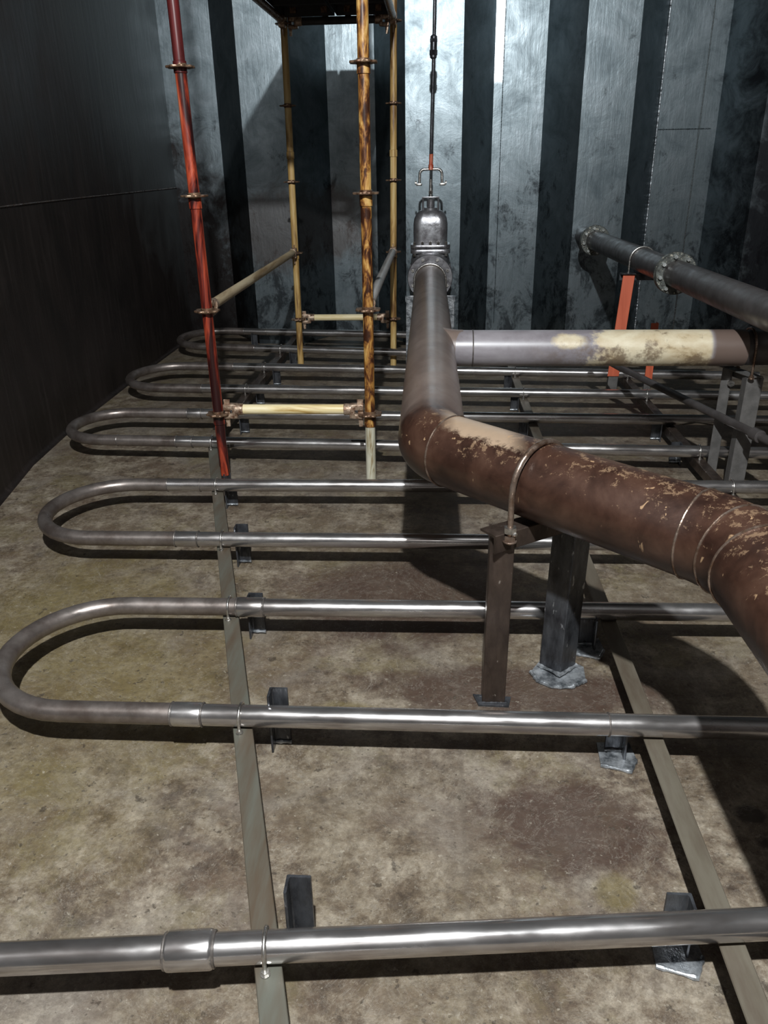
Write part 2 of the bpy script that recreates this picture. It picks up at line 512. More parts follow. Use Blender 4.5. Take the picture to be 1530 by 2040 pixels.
def prism(bm, prof, p0, p1, ux, uy):
    """extrude a closed 2-D profile from p0 to p1; ux, uy are the profile axes"""
    p0, p1, ux, uy = Vector(p0), Vector(p1), Vector(ux), Vector(uy)
    A = [bm.verts.new(p0 + ux * a + uy * b) for a, b in prof]
    B = [bm.verts.new(p1 + ux * a + uy * b) for a, b in prof]
    n = len(prof)
    for i in range(n):
        bm.faces.new((A[i], A[(i + 1) % n], B[(i + 1) % n], B[i]))
    bm.faces.new(A[::-1])
    bm.faces.new(B)
    return bm


def ell(wd, hd, t):
    """L profile: corner at origin, legs along +x (wd) and +y (hd), rounded a little"""
    return [(0, t * 0.3), (t * 0.3, 0), (wd - t * 0.3, 0), (wd, t * 0.35), (wd - t * 0.2, t), (t * 1.5, t), (t, t * 1.5), (t, hd - t * 0.2), (t * 0.35, hd), (0, hd - t * 0.3)]


def disc(bm, c, axis, r, th, seg=32, hole=None, scallop=0.0, nsc=8):
    """round plate of given thickness, optional scalloped rim"""
    axis = Vector(axis).normalized()
    ref = Vector((0, 0, 1)) if abs(axis.z) < 0.9 else Vector((0, 1, 0))
    u = (ref - axis * ref.dot(axis)).normalized()
    v = axis.cross(u)
    c = Vector(c)
    rings = []
    hole = hole or 0.0
    for (rad, off) in ((hole, -th / 2), (r - th * 0.15, -th / 2), (r, -th * 0.3), (r, th * 0.3), (r - th * 0.15, th / 2), (hole, th / 2)):
        ring = []
        for k in range(seg):
            a = 2 * pi * k / seg
            rr = rad
            if scallop and rad > hole:
                rr = rad * (1 - scallop * (0.5 + 0.5 * cos(a * nsc)))
            ring.append(bm.verts.new(c + (u * cos(a) + v * sin(a)) * max(rr, 1e-4) + axis * off))
        rings.append(ring)
    for i in range(len(rings)):
        a, b = rings[i], rings[(i + 1) % len(rings)]
        for k in range(seg):
            bm.faces.new((a[k], a[(k + 1) % seg], b[(k + 1) % seg], b[k]))
    return bm


def hexnut(bm, c, axis, r, th):
    axis = Vector(axis).normalized()
    c = Vector(c)
    tube(bm, [c - axis * th / 2, c + axis * th / 2], r, 6)


def ring_on(bm, c, axis, R, r, seg=32, s2=8):
    """torus (weld bead)"""
    axis = Vector(axis).normalized()
    ref = Vector((0, 0, 1)) if abs(axis.z) < 0.9 else Vector((0, 1, 0))
    u = (ref - axis * ref.dot(axis)).normalized()
    v = axis.cross(u)
    c = Vector(c)
    rng = random.Random(int(abs(c.x * 991 + c.y * 77) * 10))
    pts = [c + (u * cos(2 * pi * k / seg) + v * sin(2 * pi * k / seg)) * R * (1 + rng.uniform(-0.004, 0.006)) for k in range(seg)]
    tube(bm, pts, r, s2, loop=True)


def weld_blob(bm, pts, r):
    """lumpy weld run along points"""
    rng = random.Random(len(pts) * 13 + 5)
    P = []
    for a, c in zip(pts[:-1], pts[1:]):
        a, c = Vector(a), Vector(c)
        k = max(2, int((c - a).length / (r * 1.1)))
        for i in range(k):
            P.append(a.lerp(c, i / k))
    P.append(Vector(pts[-1]))
    if len(P) < 3:
        return
    tube(bm, P, [r * rng.uniform(0.6, 1.2) for _ in P], 8)


def ubolt_bm(c, axis, R, rod, leg, side=None, nut=True):
    """rod bent over a pipe: c = pipe centre, axis = pipe direction, legs go down to length leg below centre"""
    axis = Vector(axis).normalized()
    if side is None:
        side = axis.cross(Vector((0, 0, 1))).normalized()
    side = Vector(side).normalized()
    c = Vector(c)
    upv = Vector((0, 0, 1))
    q = R + rod
    pts = [c - side * q - upv * leg, c - side * q - upv * leg * 0.5]
    for k in range(17):
        a = pi - pi * k / 16
        pts.append(c + side * q * cos(a) + upv * q * sin(a))
    pts += [c + side * q - upv * leg * 0.5, c + side * q - upv * leg]
    bm = bmesh.new()
    tube(bm, pts, rod, 10)
    if nut:
        for s in (-1, 1):
            hexnut(bm, c + side * q * s - upv * (leg - rod * 2.2), upv, rod * 1.9, rod * 1.6)
            disc(bm, c + side * q * s - upv * (leg - rod * 1.1), upv, rod * 2.4, rod * 0.5, 14, rod * 0.8)
    return bm


def struct(name, bm, mat, smooth=False):
    o = link(name, bm, mat, None, smooth)
    o['kind'] = 'structure'
    return o


# ------------------------------------------------------------------ the tank (setting)
HULL = [(-1.72, -1.6), (-1.82, 0.0), (-1.92, 1.5), (-2.05, 2.7), (-2.13, 3.4), (-2.23, 3.95), (-2.29, 4.7), (-2.31, 5.6), (-2.32, 6.6), (-2.32, 7.58)]
ZT = 4.6
bm = bmesh.new()
box(bm, (0.4, 2.95, -0.03), (5.9, 9.3, 0.06))
struct('floor', bm, M['floor'])
bm = bmesh.new()
box(bm, (0.4, 2.95, ZT + 0.03), (5.9, 9.3, 0.06))
struct('ceiling', bm, M['ceil'])

bm = bmesh.new()
th = 0.03
lo = []
rows = []
BR = 0.03
for x, y in HULL:
    prof = [(x + BR, 0.0)] + [(x + BR - BR * sin(a * pi / 12), BR - BR * cos(a * pi / 12)) for a in range(1, 7)] + [(x, ZT)]
    prof += [(x - th, ZT), (x - th, -0.0)]
    rows.append([bm.verts.new((px, y, pz)) for px, pz in prof])
for a, b in zip(rows[:-1], rows[1:]):
    for k in range(len(a)):
        bm.faces.new((a[k], a[(k + 1) % len(a)], b[(k + 1) % len(a)], b[k]))
struct('wall_left', bm, M['hull'], True)

bm = bmesh.new()
box(bm, (3.05, 2.95, ZT / 2), (0.06, 9.3, ZT))
struct('wall_right', bm, M['hull'])
bm = bmesh.new()
box(bm, (0.6, -1.63, ZT / 2), (4.8, 0.06, ZT))
struct('wall_near', bm, M['hull'])

# corrugated bulkhead
YF, YB = 7.12, 7.52
prof = [(-2.34, YB), (-1.845, YB), (-1.585, YF), (-1.175, YF), (-0.905, YB), (-0.504, YB), (-0.24, YF), (0.219, YF), (0.483, YB), (0.90, YB),
        (1.165, YF), (1.575, YF), (1.84, YB), (2.33, YB), (2.60, YF), (3.03, YF)]
prof = [(x * (1.016 if y == YB else 1.0), y) for x, y in prof]
bm = bmesh.new()
A = [bm.verts.new((x, y, 0)) for x, y in prof]
B = [bm.verts.new((x, y, ZT)) for x, y in prof]
A2 = [bm.verts.new((x, y + 0.02, 0)) for x, y in prof]
B2 = [bm.verts.new((x, y + 0.02, ZT)) for x, y in prof]
for i in range(len(prof) - 1):
    bm.faces.new((A[i], A[i + 1], B[i + 1], B[i]))
    bm.faces.new((A2[i], A2[i + 1], B2[i + 1], B2[i]))
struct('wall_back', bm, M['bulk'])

# weld seams of the shell plates
bm = bmesh.new()
weld_blob(bm, [(0.565, YB - 0.001, 0.1), (0.565, YB - 0.001, 3.2)], 0.004)
struct('trim_1', bm, M['bulk'], True)
bm = bmesh.new()
weld_blob(bm, [(2.225, YB - 0.001, 0.0), (2.225, YB - 0.001, 3.4)], 0.006)
struct('trim_2', bm, M['hull'], True)
bm = bmesh.new()
weld_blob(bm, [(1.85, YB - 0.001, 1.71), (2.32, YB - 0.001, 1.71)], 0.005)
struct('trim_3', bm, M['bulk'], True)
bm = bmesh.new()
weld_blob(bm, [(x + 0.001, y, 1.32) for x, y in HULL[3:]], 0.006)
struct('trim_4', bm, M['postb'], True)
bm = bmesh.new()
weld_blob(bm, [(1.875, YB - 0.004, 0.0), (1.875, YB - 0.004, 3.6)], 0.007)
struct('trim_5', bm, M['pad'], True)

# ------------------------------------------------------------------ heating coils
CR = 0.0300
CZ = 0.132
COILF = 'steel heating coils running across the tank floor'


def leg_y(leg, x):
    x0, y0, x1, y1 = leg
    return y0 + (y1 - y0) * (x - x0) / (x1 - x0)


LEG = {1: (-0.811, 0.971, 0.66, 1.113), 2: (-0.95, 1.700, 0.714, 1.699), 3: (-0.95, 2.264, 0.368, 2.275), 4: (-1.3, 2.783, 0.197, 2.788),
       5: (-1.3, 3.358, 0.091, 3.367), 6: (-1.42, 3.987, -0.16, 3.924), 7: (-1.4, 4.50, -0.21, 4.452), 8: (-1.278, 5.06, 1.351, 4.916),
       9: (-1.65, 5.698, 1.0, 5.473), 10: (-1.568, 6.334, -0.247, 6.143), 11: (-1.752, 7.03, -0.274, 6.84)}


def coil(la, lb, xext, xr, label, sleeves, rings, group=COILF):
    """one hairpin: near leg la, far leg lb, U-bend reaching xext on the left"""
    A, Bq = LEG[la] if isinstance(la, int) else la, LEG[lb]
    # find the centre of the bend
    xc = xext + 0.3
    for _ in range(5):
        ra = (leg_y(Bq, xc) - leg_y(A, xc)) / 2
        xc = xext + ra
    pts = []
    n = 12
    for i in range(n + 1):
        x = xr + (xc - xr) * i / n
        pts.append(Vector((x, leg_y(A, x), CZ)))
    ya, yb = leg_y(A, xc), leg_y(Bq, xc)
    sa = (A[3] - A[1]) / (A[2] - A[0])
    sb = (Bq[3] - Bq[1]) / (Bq[2] - Bq[0])
    for i in range(1, 20):
        a = pi * i / 20
        dx = -ra * sin(a)
        ym = (ya + yb) / 2
        sl = sa * (1 - i / 20) + sb * i / 20
        pts.append(Vector((xc + dx, ym - ra * cos(a) + sl * dx * 0.6, CZ)))
    for i in range(n + 1):
        x = xc + (xr - xc) * i / n
        pts.append(Vector((x, leg_y(Bq, x), CZ)))
    r = root('heating_coil', (xc, (ya + yb) / 2, 0), label, 'pipe', group)
    near_x = [xc, xc]
    for q in list(sleeves) + [(a, b) for a, b in rings]:
        i = 0 if q[0] == la else 1
        if near_x[i] == xc:
            near_x[i] = q[1]
    bend = [p for p in pts if p.x < (near_x[0] if p.y < (ya + yb) / 2 else near_x[1])]
    e0 = Vector((near_x[0], leg_y(A, near_x[0]), CZ))
    e1 = Vector((near_x[1], leg_y(Bq, near_x[1]), CZ))
    i0 = pts.index(bend[0]) if near_x[0] > xc else n
    bend = ([e0] if near_x[0] > xc + 1e-4 else []) + bend + ([e1] if near_x[1] > xc + 1e-4 else [])
    bm = bmesh.new()
    tube(bm, bend, CR, 24)
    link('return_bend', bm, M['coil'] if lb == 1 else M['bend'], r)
    for L_, xs in ((A, bend[0].x), (Bq, bend[-1].x)):
        bm = bmesh.new()
        tube(bm, [Vector((xs + (xr - xs) * i / n, leg_y(L_, xs + (xr - xs) * i / n), CZ)) for i in range(n + 1)], CR, 24)
        link('pipe_leg', bm, M['coil'], r)
    for (leg, x0, x1, rad) in sleeves:
        L = LEG[leg]
        p0 = Vector((x0, leg_y(L, x0), CZ))
        p1 = Vector((x1, leg_y(L, x1), CZ))
        t = (p1 - p0).normalized()
        bm = bmesh.new()
        tube(bm, [p0, p0 + t * 0.004, p0 + t * 0.008, p1 - t * 0.008, p1 - t * 0.004, p1], [CR + 0.001, rad - 0.001, rad, rad, rad - 0.001, CR + 0.001], 24)
        link('coupling_sleeve', bm, M['coil'], r)
        for q in (p0, p1):
            bm = bmesh.new()
            ring_on(bm, q, t, CR + 0.0015, 0.0028)
            link('weld_seam', bm, M['weld'], r)
    for (leg, x) in rings:
        L = LEG[leg]
        p = Vector((x, leg_y(L, x), CZ))
        bm = bmesh.new()
        ring_on(bm, p, (1, (L[3] - L[1]) / (L[2] - L[0]), 0), CR, 0.0026)
        link('weld_seam', bm, M['weld'], r)
    return r


coil((-0.811, 0.40, 0.66, 0.42), 1, -1.34, 2.2, 'nearest steel heating pipe, crossing the foot of the picture, with a wide coupling sleeve', [(1, -0.500, -0.407, 0.0365)], [], COILF)
coil(2, 3, -1.30, 2.3, 'heating coil hairpin with the biggest left loop, nearest complete loop to the camera', [(2, -0.703, -0.618, 0.0338), (3, -0.655, -0.562, 0.0342)], [(2, 0.47)])
coil(4, 5, -1.67, 2.3, 'heating coil hairpin looping just beyond the biggest left loop, by the red tube foot', [(4, -1.025, -0.933, 0.0315)], [(5, -1.237), (5, -1.082)])
coil(6, 7, -2.075, 2.3, 'heating coil hairpin looping left beside the cream ledger of the near scaffold', [(6, -1.388, -1.297, 0.0315), (7, -1.476, -1.389, 0.0315)], [(6, -1.72)])
coil(8, 9, -2.145, 2.2, 'heating coil hairpin second from the corrugated bulkhead, its loop at the dark hull side', [], [(8, -1.545), (9, -1.473), (8, -1.22), (9, -1.25)])
coil(10, 11, -2.18, 2.0, 'farthest heating coil hairpin, thin and dim right in front of the corrugated bulkhead', [], [(10, -1.448), (10, -1.222), (11, -1.695), (11, -1.487)])

# ------------------------------------------------------------------ coil supports (angle rails, stub posts, U-bolts)
RAILTOP = CZ - CR - 0.001


def rail_support(pts, side, wd, hd, label, mat, posts, legs, postmat, ub_off=0.0, group='coil supports on the tank floor'):
    """pts: two rail end points (x, y). side=+1: web on the right edge, flange to its left; side=-1 mirrored."""
    p0, p1 = Vector((pts[0][0], pts[0][1], RAILTOP)), Vector((pts[1][0], pts[1][1], RAILTOP))
    t = (p1 - p0).normalized()
    rgt = t.cross(Vector((0, 0, 1))).normalized()
    r = root('coil_support', (p0.x, (p0.y + p1.y) / 2, 0), label, 'pipe support', group)
    bm = bmesh.new()
    off = rgt * (side * wd / 2)
    prism(bm, ell(wd, hd, 0.006), p0 + off, p1 + off, rgt * (-side), (0, 0, -1))
    link('rail', bm, mat, r, False)
    for (x, y, h, s, pad) in posts:
        bm = bmesh.new()
        d = 1 if s > 0 else -1
        # opened L stub: face across the view, flange running away
        prism(bm, ell(0.05, 0.045, 0.006), (x - d * 0.025, y + 0.006, 0), (x - d * 0.025, y + 0.006, h), (d, 0, 0), (0, -1, 0))
        link('stub_post', bm, postmat, r, False)
        bm = bmesh.new()
        if pad:
            q = [(-0.045, -0.055), (0.03, -0.075), (0.055, -0.03), (0.05, 0.04), (-0.04, 0.035)]
            prism(bm, q, (x, y - 0.005, 0.0), (x, y - 0.005, 0.008), (1, 0, 0), (0, 1, 0))
            weld_blob(bm, [(x - 0.045, y - 0.058, 0.005), (x + 0.03, y - 0.08, 0.005), (x + 0.055, y - 0.032, 0.005)], 0.006)
        weld_blob(bm, [(x - 0.026, y - 0.003, 0.010), (x + 0.026, y - 0.003, 0.010)], 0.006)
        link('base_weld', bm, M['pad'], r)
    for lg in legs:
        L = LEG[lg]
        # intersection of the leg with the rail line
        y = L[1]
        for _ in range(6):
            f = (y - p0.y) / (p1.y - p0.y)
            x = p0.x + (p1.x - p0.x) * f + ub_off
            y = leg_y(L, x)
        ax = Vector((1, (L[3] - L[1]) / (L[2] - L[0]), 0))
        bm = ubolt_bm((x, y, CZ), ax, CR, 0.0042, CR + 0.004)
        link('u_bolt', bm, M['bright'], r)
    return r


rail_support([(-0.245, 0.80), (-1.205, 4.03)], 1, 0.052, 0.05, 'tan-grey angle rail on the left crossing under the nearest coil loops at a slant', M['rail'],
             [(-0.262, 1.135, 0.185, 1, False), (-0.415, 1.745, 0.19, 1, False), (-0.60, 2.31, 0.16, 1, False), (-0.765, 2.835, 0.175, 1, False), (-0.955, 3.42, 0.12, 1, False)],
             [1, 2, 3, 4, 5, 6], M['post'])
rail_support([(-1.25, 4.30), (-1.22, 6.98)], 1, 0.05, 0.05, 'dim angle rail in the far left, under the coil legs beyond the cream ledger', M['postb'],
             [(-1.14, 4.53, 0.10, 1, False), (-1.17, 5.15, 0.12, 1, False), (-1.15, 5.66, 0.12, 1, False), (-1.13, 6.27, 0.12, 1, False), (-1.60, 7.0, 0.12, 1, False)],
             [8, 9, 10], M['post'])
rail_support([(0.590, 0.70), (0.575, 6.9)], 1, 0.052, 0.05, 'long tan angle rail at lower right, with bright base welds at its stub posts', M['raild'],
             [(0.505, 1.165, 0.140, -1, True), (0.505, 1.745, 0.118, -1, True), (0.52, 2.27, 0.12, -1, True), (0.525, 3.3, 0.12, -1, False), (0.53, 4.44, 0.12, -1, False), (0.53, 5.0, 0.12, -1, False), (0.53, 5.52, 0.12, -1, False)],
             [5, 6, 8, 9], M['post'])
rail_support([(1.352, 2.9), (1.340, 5.9)], -1, 0.05, 0.05, 'dark angle rail at the far right, passing behind the two grey end posts', M['postb'],
             [(1.288, 4.03, 0.12, -1, False), (1.286, 4.42, 0.12, -1, False)], [5, 6, 8, 9], M['post'])

# ------------------------------------------------------------------ brown header pipe with welded branch
HZ = 0.69
HR = 0.1095
hp = root('header_pipe', (0.0, 2.31, 0), 'large brown bent header pipe sweeping from the valve to the lower right', 'pipe')
P1 = Vector((0.0, 2.33, HZ))
P2 = Vector((0.70, 1.625, HZ))
END = Vector((0.725, 0.25, HZ))
START = Vector((-0.028, 6.17, HZ))
path = fillet([START, P1, P2, END], [0.20, 0.27], 16)
d12 = (P2 - P1).normalized()
e1a = path[1]
e1b = path[17]
e2a = path[18]
e2b = path[34]


def seg_path(pts, a, b):
    return pts[a:b + 1]


bm = bmesh.new()
n = 14
tube(bm, [START.lerp(e1a, i / n) for i in range(n + 1)], HR, 48)
link('straight_pipe', bm, M['header'], hp)
bm = bmesh.new()
tube(bm, path[1:18], HR + 0.0008, 48)
link('elbow', bm, M['header'], hp)
bm = bmesh.new()
tube(bm, [e1b.lerp(e2a, i / 8) for i in range(9)], HR, 48)
link('middle_pipe', bm, M['header'], hp)
bm = bmesh.new()
tube(bm, path[18:35], HR + 0.0008, 48)
link('elbow', bm, M['header'], hp)
bm = bmesh.new()
tube(bm, [e2b, e2b.lerp(END, 0.5), END], HR, 48)
link('straight_pipe', bm, M['header'], hp)
for q, ax in ((e1b, d12), (e2a, d12), (path[26], path[27] - path[25]), (e2b, END - P2), (Vector((-0.028, 6.10, HZ)), (0, 1, 0))):
    bm = bmesh.new()
    ring_on(bm, q, ax, HR + 0.0005, 0.0032 if q != START else 0.006, 64)
    link('weld_seam', bm, M['ubolt'], hp)
# branch
BRR = 0.083
BY = 3.72
BZ = 0.69
bm = bmesh.new()
tube(bm, [(0.02, BY + 0.01, BZ), (0.35, BY, BZ), (0.7, BY - 0.005, BZ), (1.1, BY - 0.01, BZ), (1.425, BY - 0.015, BZ)], BRR, 48)
link('branch_pipe', bm, M['branch'], hp)
bm = bmesh.new()
# saddle fillet where the branch leaves the header
fp, fr_ = [], []
for i in range(7):
    q = i / 6
    fp.append((0.040 + 0.10 * q, BY + 0.01, BZ))
    fr_.append(BRR + 0.012 * (1 - q) ** 2 + 0.0008)
tube(bm, fp, fr_, 48)
link('branch_fillet', bm, M['header'], hp)
bm = bmesh.new()
ring_on(bm, (0.185, BY, BZ), (1, 0, 0), BRR, 0.003, 48)
link('weld_seam', bm, M['weld'], hp)
bm = bmesh.new()
tube(bm, [(1.425, BY - 0.015, BZ), (1.430, BY - 0.015, BZ), (2.98, BY - 0.03, BZ)], [BRR - 0.006, BRR - 0.004, BRR - 0.004], 40)
o = link('dark_extension', bm, M['dpipe'], hp)
o['label'] = 'black continuation of the branch'

# ------------------------------------------------------------------ saddle frame under the header
sx = Vector((0.295, 2.015, HZ))
axh = d12
perp = Vector((-d12.y, d12.x, 0))
if perp.x < 0:
    perp = -perp
fA = Vector((0.190, 1.945, 0))
fB = Vector((0.405, 2.105, 0))
sf = root('pipe_trestle', fA, 'brown angle-iron trestle with a rusty U-bolt holding the big brown pipe', 'pipe support')
TOPF = HZ - HR - 0.004
bm = bmesh.new()
prism(bm, ell(0.068, 0.055, 0.007), (fA.x - 0.034, fA.y, 0.0), (fA.x - 0.030, fA.y, TOPF - 0.002), (1, 0, 0), (0, 1, 0))
link('front_post', bm, M['postb'], sf, False)
bm = bmesh.new()
s2 = sqrt(0.5)
prism(bm, ell(0.082, 0.082, 0.008), (fB.x - 0.0, fB.y - 0.03, 0.0), (fB.x + 0.012, fB.y - 0.03, TOPF - 0.003), (s2, s2, 0), (-s2, s2, 0))
o = link('rear_post', bm, M['post'], sf, False)
o['label'] = 'blackish glossy rear post'
bm = bmesh.new()
pd = (fB - fA).normalized()
qd = Vector((pd.y, -pd.x, 0))
a0 = Vector((fA.x, fA.y, TOPF)) - pd * 0.045 + Vector((0, 0.02, 0))
a1 = Vector((fB.x, fB.y, TOPF)) + pd * 0.05 + Vector((0, 0.0, 0))
prism(bm, ell(0.065, 0.055, 0.007), a0 + qd * 0.03, a1 + qd * 0.03, -qd, (0, 0, -1))
link('cross_bar', bm, M['postb'], sf, False)
bm = ubolt_bm(Vector((0.295, 2.015, HZ)), axh, HR, 0.0085, HR + 0.035, perp)
link('u_bolt', bm, M['ubolt'], sf)
bm = bmesh.new()
prism(bm, [(-0.045, -0.012), (0.045, -0.015), (0.055, 0.03), (-0.06, 0.04)], (fA.x, fA.y, 0), (fA.x, fA.y, 0.006), (1, 0, 0), (0, 1, 0))
weld_blob(bm, [(fA.x - 0.045, fA.y - 0.003, 0.006), (fA.x + 0.045, fA.y - 0.003, 0.006)], 0.005)
link('base_pad', bm, M['post'], sf)
bm = bmesh.new()
prism(bm, [(-0.085, 0.0), (-0.075, -0.045), (-0.03, -0.075), (0.03, -0.075), (0.08, -0.04), (0.085, 0.03), (0.04, 0.07), (-0.05, 0.06)],
      (fB.x, fB.y - 0.0, 0), (fB.x, fB.y - 0.0, 0.009), (1, 0, 0), (0, 1, 0))
weld_blob(bm, [(fB.x - 0.085, fB.y, 0.006), (fB.x - 0.07, fB.y - 0.045, 0.006), (fB.x - 0.03, fB.y - 0.076, 0.006), (fB.x + 0.03, fB.y - 0.076, 0.006), (fB.x + 0.08, fB.y - 0.04, 0.006)], 0.007)
weld_blob(bm, [(fB.x - 0.06, fB.y + 0.028, 0.016), (fB.x, fB.y - 0.034, 0.022), (fB.x + 0.06, fB.y + 0.028, 0.016)], 0.007)
link('base_pad', bm, M['pad'], sf)
for s in (-1, 1):
    bm = bmesh.new()
    c = Vector((0.295, 2.015, TOPF + 0.012)) + perp * s * (HR + 0.0085)
    hexnut(bm, c, (0, 0, 1), 0.018, 0.016)
    weld_blob(bm, [c + Vector((-0.012, 0.01, -0.008)), c + Vector((0.016, -0.012, -0.010))], 0.008)
    link('nut', bm, M['bright'], sf)

# ------------------------------------------------------------------ frame holding the header near the valve
VY = 6.02
vf = root('pipe_trestle', (0, VY, 0), 'dark goalpost frame with U-bolt over the header just before the valve', 'pipe support')
TV = HZ - HR - 0.004
for s in (-1, 1):
    bm = bmesh.new()
    prism(bm, ell(0.05, 0.05, 0.006), (-0.025 + s * 0.185, VY, 0), (-0.025 + s * 0.180, VY, TV), (-s, 0, 0), (0, 1, 0))
    link('post', bm, M['pad'], vf, False)
bm = bmesh.new()
prism(bm, ell(0.05, 0.04, 0.006), (-0.21, VY + 0.005, TV), (0.16, VY + 0.005, TV), (0, 1, 0), (0, 0, -1))
link('cross_bar', bm, M['pad'], vf, False)
bm = ubolt_bm((-0.027, VY + 0.03, HZ), (0, 1, 0), HR, 0.008, HR + 0.03, (1, 0, 0))
link('u_bolt', bm, M['bright'], vf)

# ------------------------------------------------------------------ gate valve
VX = -0.028
gv = root('gate_valve', (VX, 6.42, 0), 'grey cast gate valve with a domed bonnet at the far end of the header', 'valve')


def bolt_circle(parent, mat, c, axis, R, n, r=0.011, th=0.016, ph=0.0):
    axis = Vector(axis).normalized()
    ref = Vector((0, 0, 1)) if abs(axis.z) < 0.9 else Vector((0, 1, 0))
    u = (ref - axis * ref.dot(axis)).normalized()
    v = axis.cross(u)
    for k in range(n):
        a = 2 * pi * (k + ph) / n
        bm = bmesh.new()
        hexnut(bm, Vector(c) + (u * cos(a) + v * sin(a)) * R, axis, r, th)
        link('flange_bolt', bm, mat, parent)


for yy in (6.185, 6.64):
    bm = bmesh.new()
    disc(bm, (VX, yy, HZ), (0, 1, 0), 0.17, 0.024, 40)
    f = link('flange', bm, M['valve'], gv)
    bolt_circle(f, M['bright'], (VX, yy - 0.016 if yy < 6.4 else yy + 0.016, HZ), (0, 1, 0), 0.142, 8, 0.012, 0.018, 0.5)
bm = bmesh.new()
disc(bm, (VX, 6.212, HZ), (0, 1, 0), 0.17, 0.022, 40)
disc(bm, (VX, 6.613, HZ), (0, 1, 0), 0.17, 0.022, 40)
tube(bm, [(VX, 6.21, HZ), (VX, 6.28, HZ), (VX, 6.33, HZ), (VX, 6.415, HZ), (VX, 6.50, HZ), (VX, 6.55, HZ), (VX, 6.62, HZ)],
     [0.112, 0.115, 0.135, 0.15, 0.135, 0.115, 0.112], 40)
tube(bm, [(VX, 6.415, 0.53), (VX, 6.415, 0.58), (VX, 6.415, 0.72), (VX, 6.415, 0.80), (VX, 6.415, 0.855)], [0.06, 0.13, 0.15, 0.15, 0.135], 40)
link('valve_body', bm, M['valve'], gv)


def rounded_rect(hx, hy, rad, n=5):
    out = []
    for cx, cy, a0 in ((hx - rad, hy - rad, 0), (-hx + rad, hy - rad, pi / 2), (-hx + rad, -hy + rad, pi), (hx - rad, -hy + rad, 1.5 * pi)):
        for k in range(n + 1):
            a = a0 + pi / 2 * k / n
            out.append((cx + rad * cos(a), cy + rad * sin(a)))
    return out


def loft(bm, secs, cx, cy):
    rings = []
    for hx, hy, rad, z in secs:
        rings.append([bm.verts.new((cx + a, cy + b, z)) for a, b in rounded_rect(hx, hy, rad)])
    for a, b in zip(rings[:-1], rings[1:]):
        for k in range(len(a)):
            bm.faces.new((a[k], a[(k + 1) % len(a)], b[(k + 1) % len(a)], b[k]))
    bm.faces.new(rings[0][::-1])
    bm.faces.new(rings[-1])


bm = bmesh.new()
loft(bm, [(0.150, 0.115, 0.05, 0.852), (0.152, 0.117, 0.05, 0.857), (0.152, 0.117, 0.05, 0.880), (0.149, 0.114, 0.05, 0.885)], VX, 6.415)
loft(bm, [(0.149, 0.114, 0.05, 0.888), (0.152, 0.117, 0.05, 0.893), (0.152, 0.117, 0.05, 0.912), (0.149, 0.114, 0.05, 0.917)], VX, 6.415)
f = link('bonnet_flange', bm, M['valve'], gv)
for k in range(5):
    xx = VX - 0.12 + 0.06 * k
    for yy in (6.415 - 0.102, 6.415 + 0.102):
        bm = bmesh.new()
        tube(bm, [(xx, yy, 0.835), (xx, yy, 0.94)], 0.005, 8)
        hexnut(bm, (xx, yy, 0.925), (0, 0, 1), 0.012, 0.022)
        hexnut(bm, (xx, yy, 0.843), (0, 0, 1), 0.012, 0.018)
        link('bonnet_bolt', bm, M['bright'], f)
bm = bmesh.new()
loft(bm, [(0.128, 0.088, 0.055, 0.915), (0.130, 0.090, 0.06, 1.00), (0.130, 0.090, 0.06, 1.06), (0.124, 0.086, 0.06, 1.10), (0.108, 0.076, 0.055, 1.135), (0.085, 0.06, 0.05, 1.155), (0.06, 0.05, 0.045, 1.162)], VX, 6.415)
link('bonnet', bm, M['valve'], gv)
bm = bmesh.new()
tube(bm, [(VX, 6.415, 1.155), (VX, 6.415, 1.175), (VX, 6.415, 1.18)], [0.055, 0.055, 0.045], 28)
tube(bm, [(VX, 6.415, 1.18), (VX, 6.415, 1.235), (VX, 6.415, 1.24)], [0.03, 0.03, 0.024], 24)
tube(bm, fillet([(VX - 0.058, 6.40, 1.15), (VX - 0.058, 6.40, 1.245), (VX - 0.03, 6.40, 1.25)], 0.01, 4), 0.008, 8)
tube(bm, fillet([(VX + 0.058, 6.40, 1.15), (VX + 0.058, 6.40, 1.245), (VX + 0.03, 6.40, 1.25)], 0.01, 4), 0.008, 8)
box(bm, (VX, 6.40, 1.25), (0.13, 0.03, 0.012), None, 0.003)
link('packing_gland', bm, M['valve'], gv)
bm = bmesh.new()
tube(bm, [(VX, 6.415, 1.23), (VX, 6.415, 1.375)], 0.010, 14)
hexnut(bm, (VX, 6.415, 1.285), (0, 0, 1), 0.017, 0.02)
link('stem', bm, M['bright'], gv)
bm = bmesh.new()
tube(bm, [(VX, 6.65, HZ), (VX, 7.13, HZ)], HR, 40)
link('outlet_pipe', bm, M['header'], gv)

# extension spindle with a fork joint
sp = root('valve_spindle', (VX, 6.42, 1.33), 'thin dark extension rod with a red-tipped fork rising from the valve along the bulkhead', 'rod')
bm = bmesh.new()
tube(bm, fillet([(VX - 0.085, 6.415, 1.335), (VX - 0.082, 6.415, 1.445), (VX + 0.082, 6.415, 1.445), (VX + 0.085, 6.415, 1.335)], 0.035, 8), 0.010, 12)
for s in (-1, 1):
    box(bm, (VX + s * 0.088, 6.415, 1.34), (0.045, 0.03, 0.018), None, 0.004)
    hexnut(bm, (VX + s * 0.112, 6.415, 1.352), (1, 0, 0), 0.012, 0.014)
link('fork', bm, M['bright'], sp)
bm = bmesh.new()
tube(bm, [(VX, 6.415, 1.44), (VX, 6.415, 1.475), (VX, 6.415, 1.48), (VX + 0.002, 6.415, 1.545), (VX + 0.002, 6.415, 1.55)], [0.020, 0.018, 0.014, 0.015, 0.01], 16)
